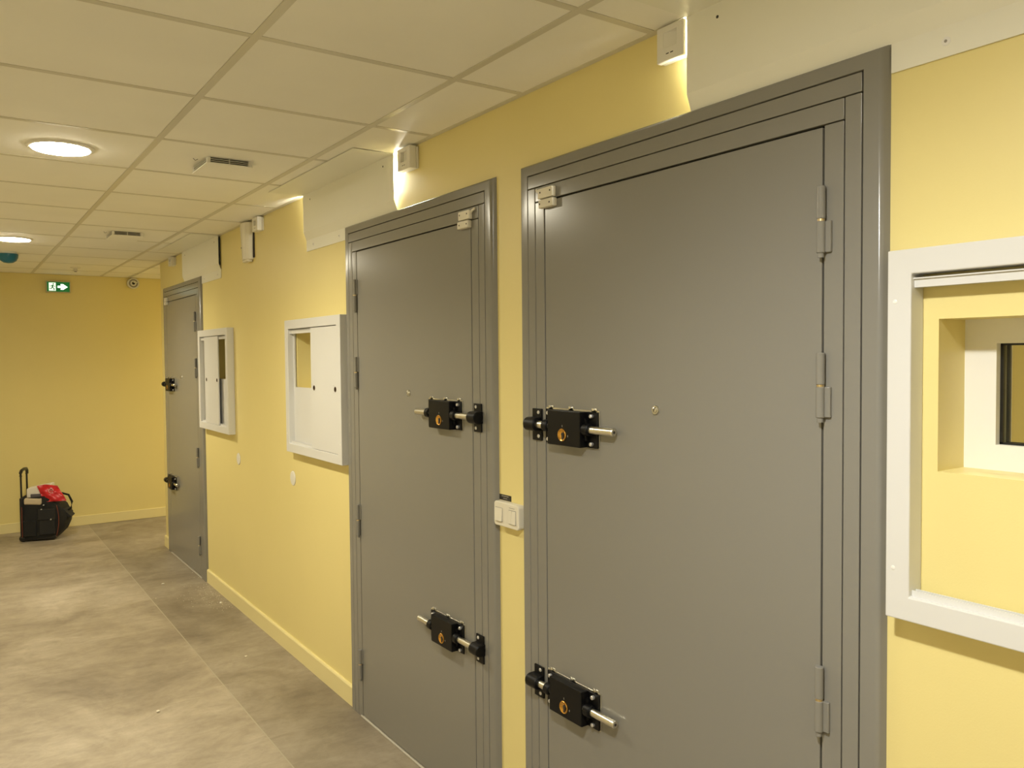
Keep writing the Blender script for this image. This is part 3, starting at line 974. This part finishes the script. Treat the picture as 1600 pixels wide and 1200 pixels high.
def bag_box(name, u0, u1, v0, v1, z0, z1, bev, material, parent=bag):
    bb = MB().box(u0, u1, v0, v1, z0, z1, bev, 3)
    M = ROT.copy()
    M.translation = P0
    bb.xform(M)
    return bb.build(name, material, parent, loc=bagpt((u0 + u1) / 2, (v0 + v1) / 2, z0))


bag_box('base_tray', 0.008, BW - 0.008, -0.006, BT + 0.004, 0.012, 0.050, 0.012, BLACKP)
bag_box('back_panel', 0.015, BW - 0.015, -0.006, 0.022, 0.04, 0.41, 0.008, CLOTH2)
for u in (0.03, BW - 0.03):
    c = bagpt(u, 0.015, 0.032)
    MB().cyl(c - U * 0.014, c + U * 0.014, 0.032, 20, 0.004).build('wheel', BLACKP, bag, loc=c)
for u in (0.07, 0.27):
    MB().tube([bagpt(u, 0.0, 0.06), bagpt(u, -0.002, 0.635)], 0.0085, 10).build('handle_rod', BLACKP, bag)
g = MB().tube([bagpt(0.072, -0.004, 0.605), bagpt(0.074, -0.003, 0.636), bagpt(0.10, -0.002, 0.655), bagpt(0.18, -0.002, 0.662), bagpt(0.26, -0.002, 0.655), bagpt(0.286, -0.003, 0.636), bagpt(0.288, -0.004, 0.605)], 0.0145, 10)
g.build('handle_grip', BLACKP, bag)
# pockets on the side facing the camera (u = 0 side)
bag_box('side_pocket', -0.016, 0.02, 0.155, 0.285, 0.06, 0.27, 0.010, CLOTH2)
bag_box('pocket_flap', -0.024, 0.01, 0.150, 0.290, 0.20, 0.30, 0.006, CLOTH2)
bag_box('side_pocket', -0.013, 0.02, 0.02, 0.135, 0.05, 0.20, 0.010, CLOTH)
# orange piping lines
for v in (0.018, BT + 0.002):
    pts = []
    for z in (0.05, 0.10, 0.16, 0.22, 0.28, 0.33):
        pts.append(bagpt(-0.004 - 0.006 * math.sin(PI * z / 0.4), v + (0.035 * math.sin(PI * z / 0.4) if v > 0.1 else 0), z))
    MB().tube(pts, 0.0018, 6).build('piping', ORANGE, bag)
bag_box('orange_tab', 0.03, 0.075, BT + 0.028, BT + 0.056, 0.215, 0.245, 0.003, ORANGE)
# carry strap on the right hand side
MB().tube([bagpt(0.17, BT - 0.02, 0.38), bagpt(0.18, BT + 0.03, 0.415), bagpt(0.18, BT + 0.085, 0.395), bagpt(0.17, BT + 0.115, 0.33), bagpt(0.16, BT + 0.108, 0.27), bagpt(0.16, BT + 0.06, 0.235)], 0.010, 8).build('carry_strap', CLOTH, bag)
bag_box('end_pocket', 0.04, 0.30, BT + 0.02, BT + 0.075, 0.10, 0.27, 0.02, CLOTH)
fl_ = MB().prism([(0.0, 0.0), (0.085, -0.055), (0.10, -0.04), (0.02, 0.05)], 'x', 0.06, 0.22, 0.006, 2)
M = ROT.copy(); M.translation = bagpt(0, BT + 0.03, 0.245)
fl_.xform(M).build('loose_flap', CLOTH2, bag)
for (v, z) in ((0.20, 0.34), (0.18, 0.30), (0.26, 0.205)):
    c = bagpt(-0.010 if z > 0.25 else -0.024, v, z)
    MB().cyl(c, c - U * 0.012, 0.006, 10, 0.001).build('snap_button', ZINC, bag)


def crumpled(name, pts_fn, material, label, cat, sub=14, loc=None, thick=0.004):
    """a crumpled sheet / packet: grid displaced, closed with thickness"""
    b = MB()
    g = [[b.bm.verts.new(pts_fn(i / sub, j / sub)) for j in range(sub + 1)] for i in range(sub + 1)]
    for i in range(sub):
        for j in range(sub):
            b.bm.faces.new((g[i][j], g[i + 1][j], g[i + 1][j + 1], g[i][j + 1]))
    bmesh.ops.recalc_face_normals(b.bm, faces=b.bm.faces)
    o = b.build(name, material, loc=loc)
    s = o.modifiers.new('solid', 'SOLIDIFY')
    s.thickness = thick
    return tag(o, label, cat)


# white carrier leaning against the handle
pb = thing('paper_packet', bagpt(0.15, 0.14, 0.37), 'white paper packet sticking out of the trolley bag', 'packet')
bb = MB().box(-0.060, 0.070, -0.095, 0.115, 0.0, 0.115, 0.012, 2)
for v in bb.bm.verts:
    v.co.z += 0.22 * max(-0.05, v.co.y) if v.co.z > 0.06 else 0
    v.co.x += 0.006 * math.sin(v.co.y * 60)
M = ROT.copy(); M.translation = bagpt(0.13, 0.135, 0.385)
bb.xform(M).build('packet_body', PAPER, pb, loc=bagpt(0.15, 0.14, 0.37))
bb = MB().box(-0.066, -0.058, -0.06, 0.03, 0.018, 0.050, 0.002, 1)
M = ROT.copy(); M.translation = bagpt(0.13, 0.135, 0.385)
bb.xform(M).build('dark_print_band', mat('grey_band', (0.10, 0.09, 0.10), 0.5), pb, loc=bagpt(0.15, 0.14, 0.37))

# red plastic packet draped to the right
rp = thing('red_packet', bagpt(0.06, 0.24, 0.38), 'shiny red plastic packet with pale round mark in trolley bag', 'packet')
b = MB()
sub = 14
M = ROT.copy(); M.translation = bagpt(0.02, 0.225, 0.365)
front, back = [], []
for i in range(sub + 1):
    rf, rb = [], []
    for j in range(sub + 1):
        s, t_ = i / sub - 0.5, j / sub
        v = s * (0.19 - 0.02 * t_) + 0.075 * (1 - t_) - 0.01
        z = t_ * 0.155 * (1 - 0.35 * max(0, -s) * 0 - 0.18 * abs(s + 0.1))
        puff = 0.028 * math.cos(PI * s) * math.sin(PI * min(1, t_ * 0.9 + 0.1)) + 0.006 * math.sin(11 * s + 7 * t_) + 0.004 * math.sin(17 * t_ - 9 * s)
        ln = 0.05 * t_
        rf.append(b.bm.verts.new((-puff + ln, v, z)))
        rb.append(b.bm.verts.new((puff + 0.006 + ln, v, z)))
    front.append(rf); back.append(rb)
for i in range(sub):
    for j in range(sub):
        b.bm.faces.new((front[i][j], front[i][j + 1], front[i + 1][j + 1], front[i + 1][j]))
        b.bm.faces.new((back[i][j], back[i + 1][j], back[i + 1][j + 1], back[i][j + 1]))
for k in range(sub):
    b.bm.faces.new((front[0][k], back[0][k], back[0][k + 1], front[0][k + 1]))
    b.bm.faces.new((front[sub][k], front[sub][k + 1], back[sub][k + 1], back[sub][k]))
    b.bm.faces.new((front[k][sub], back[k][sub], back[k + 1][sub], front[k + 1][sub]))
    b.bm.faces.new((front[k][0], front[k + 1][0], back[k + 1][0], back[k][0]))
bmesh.ops.recalc_face_normals(b.bm, faces=b.bm.faces)
b.xform(M).build('packet_body', RED, rp, loc=bagpt(0.06, 0.24, 0.38))
# pale ring mark on the packet
mk = MB()
mc = Vector((-0.022, 0.030, 0.098))
for k in range(22):
    a0, a1 = 2 * PI * k / 24, 2 * PI * (k + 1) / 24
    q = [mc + Vector((0.010 * 0, r * math.cos(a), r * math.sin(a))) for r, a in ((0.015, a0), (0.022, a0), (0.022, a1), (0.015, a1))]
    for p in q:
        p.x = -0.026 + 0.05 * p.z / 0.155 + 0.9 * (p.y - 0.03) ** 2
    vs = [mk.bm.verts.new(p) for p in q]
    mk.bm.faces.new(vs)
M2 = M.copy()
mk.box(-0.006 + 0.012, -0.004 + 0.012, 0.022, 0.040, 0.096, 0.102)
mk.xform(M2)
o = mk.build('pale_mark', mat('pink_print', (0.72, 0.35, 0.33), 0.4), rp, loc=bagpt(0.06, 0.24, 0.38))
s = o.modifiers.new('solid', 'SOLIDIFY'); s.thickness = 0.0015; s.offset = 1

# beige paper bundle under the packets
bb = MB().box(-0.04, 0.06, -0.075, 0.075, -0.02, 0.042, 0.016, 3)
for v in bb.bm.verts:
    v.co.z += 0.006 * math.sin(v.co.y * 90)
M = ROT.copy(); M.translation = bagpt(0.045, 0.105, 0.362)
bb.xform(M)
tag(bb.build('paper_bundle', BEIGE, loc=bagpt(0.03, 0.115, 0.372)), 'beige crumpled paper bundle at the rim of the trolley bag', 'paper')

# ------------------------------------------------------------------ plaster crumbs on the floor


def chip(x, y, s, label, seed):
    random.seed(seed)
    b = MB()
    bmesh.ops.create_icosphere(b.bm, subdivisions=1, radius=s)
    for v in b.bm.verts:
        v.co = Vector((v.co.x * random.uniform(0.7, 1.2), v.co.y * random.uniform(0.7, 1.2), v.co.z * random.uniform(0.35, 0.6)))
    mz = min(v.co.z for v in b.bm.verts)
    for v in b.bm.verts:
        v.co += Vector((x, y, -mz + 0.0004))
    tag(b.build('plaster_chip', CRUMB, smooth=False, loc=(x, y, 0.0004)), label, 'plaster chip', 'loose white plaster chips on the floor')


chip(-0.794, 4.122, 0.011, 'white plaster chip lying alone on the open floor in front', 1)
chip(-0.296, 6.462, 0.013, 'white plaster chip on the floor before the farthest door', 2)
chip(-0.075, 5.714, 0.013, 'white plaster chip beside the long skirting board', 3)
chip(-0.235, 4.60, 0.009, 'white plaster chip on the floor between weld seam and long skirting', 4)
random.seed(11)
b = MB()
for k in range(150):
    y = random.gauss(5.95, 0.22)
    x = -0.03 - abs(random.gauss(0, 0.11))
    if x > -0.02 or y > 6.7:
        continue
    s = random.uniform(0.0012, 0.0036)
    r = bmesh.ops.create_cube(b.bm, size=1.0, matrix=Matrix.Translation((x, y, s * 0.4 + 0.0003)) @ Matrix.Rotation(random.uniform(0, 3), 4, 'Z') @ Matrix.Diagonal((s * 1.3, s, s * 0.8, 1)))
tag(b.build('plaster_crumbs', CRUMB, smooth=False), 'scatter of fine white plaster crumbs along the skirting', 'crumbs', kind='stuff')
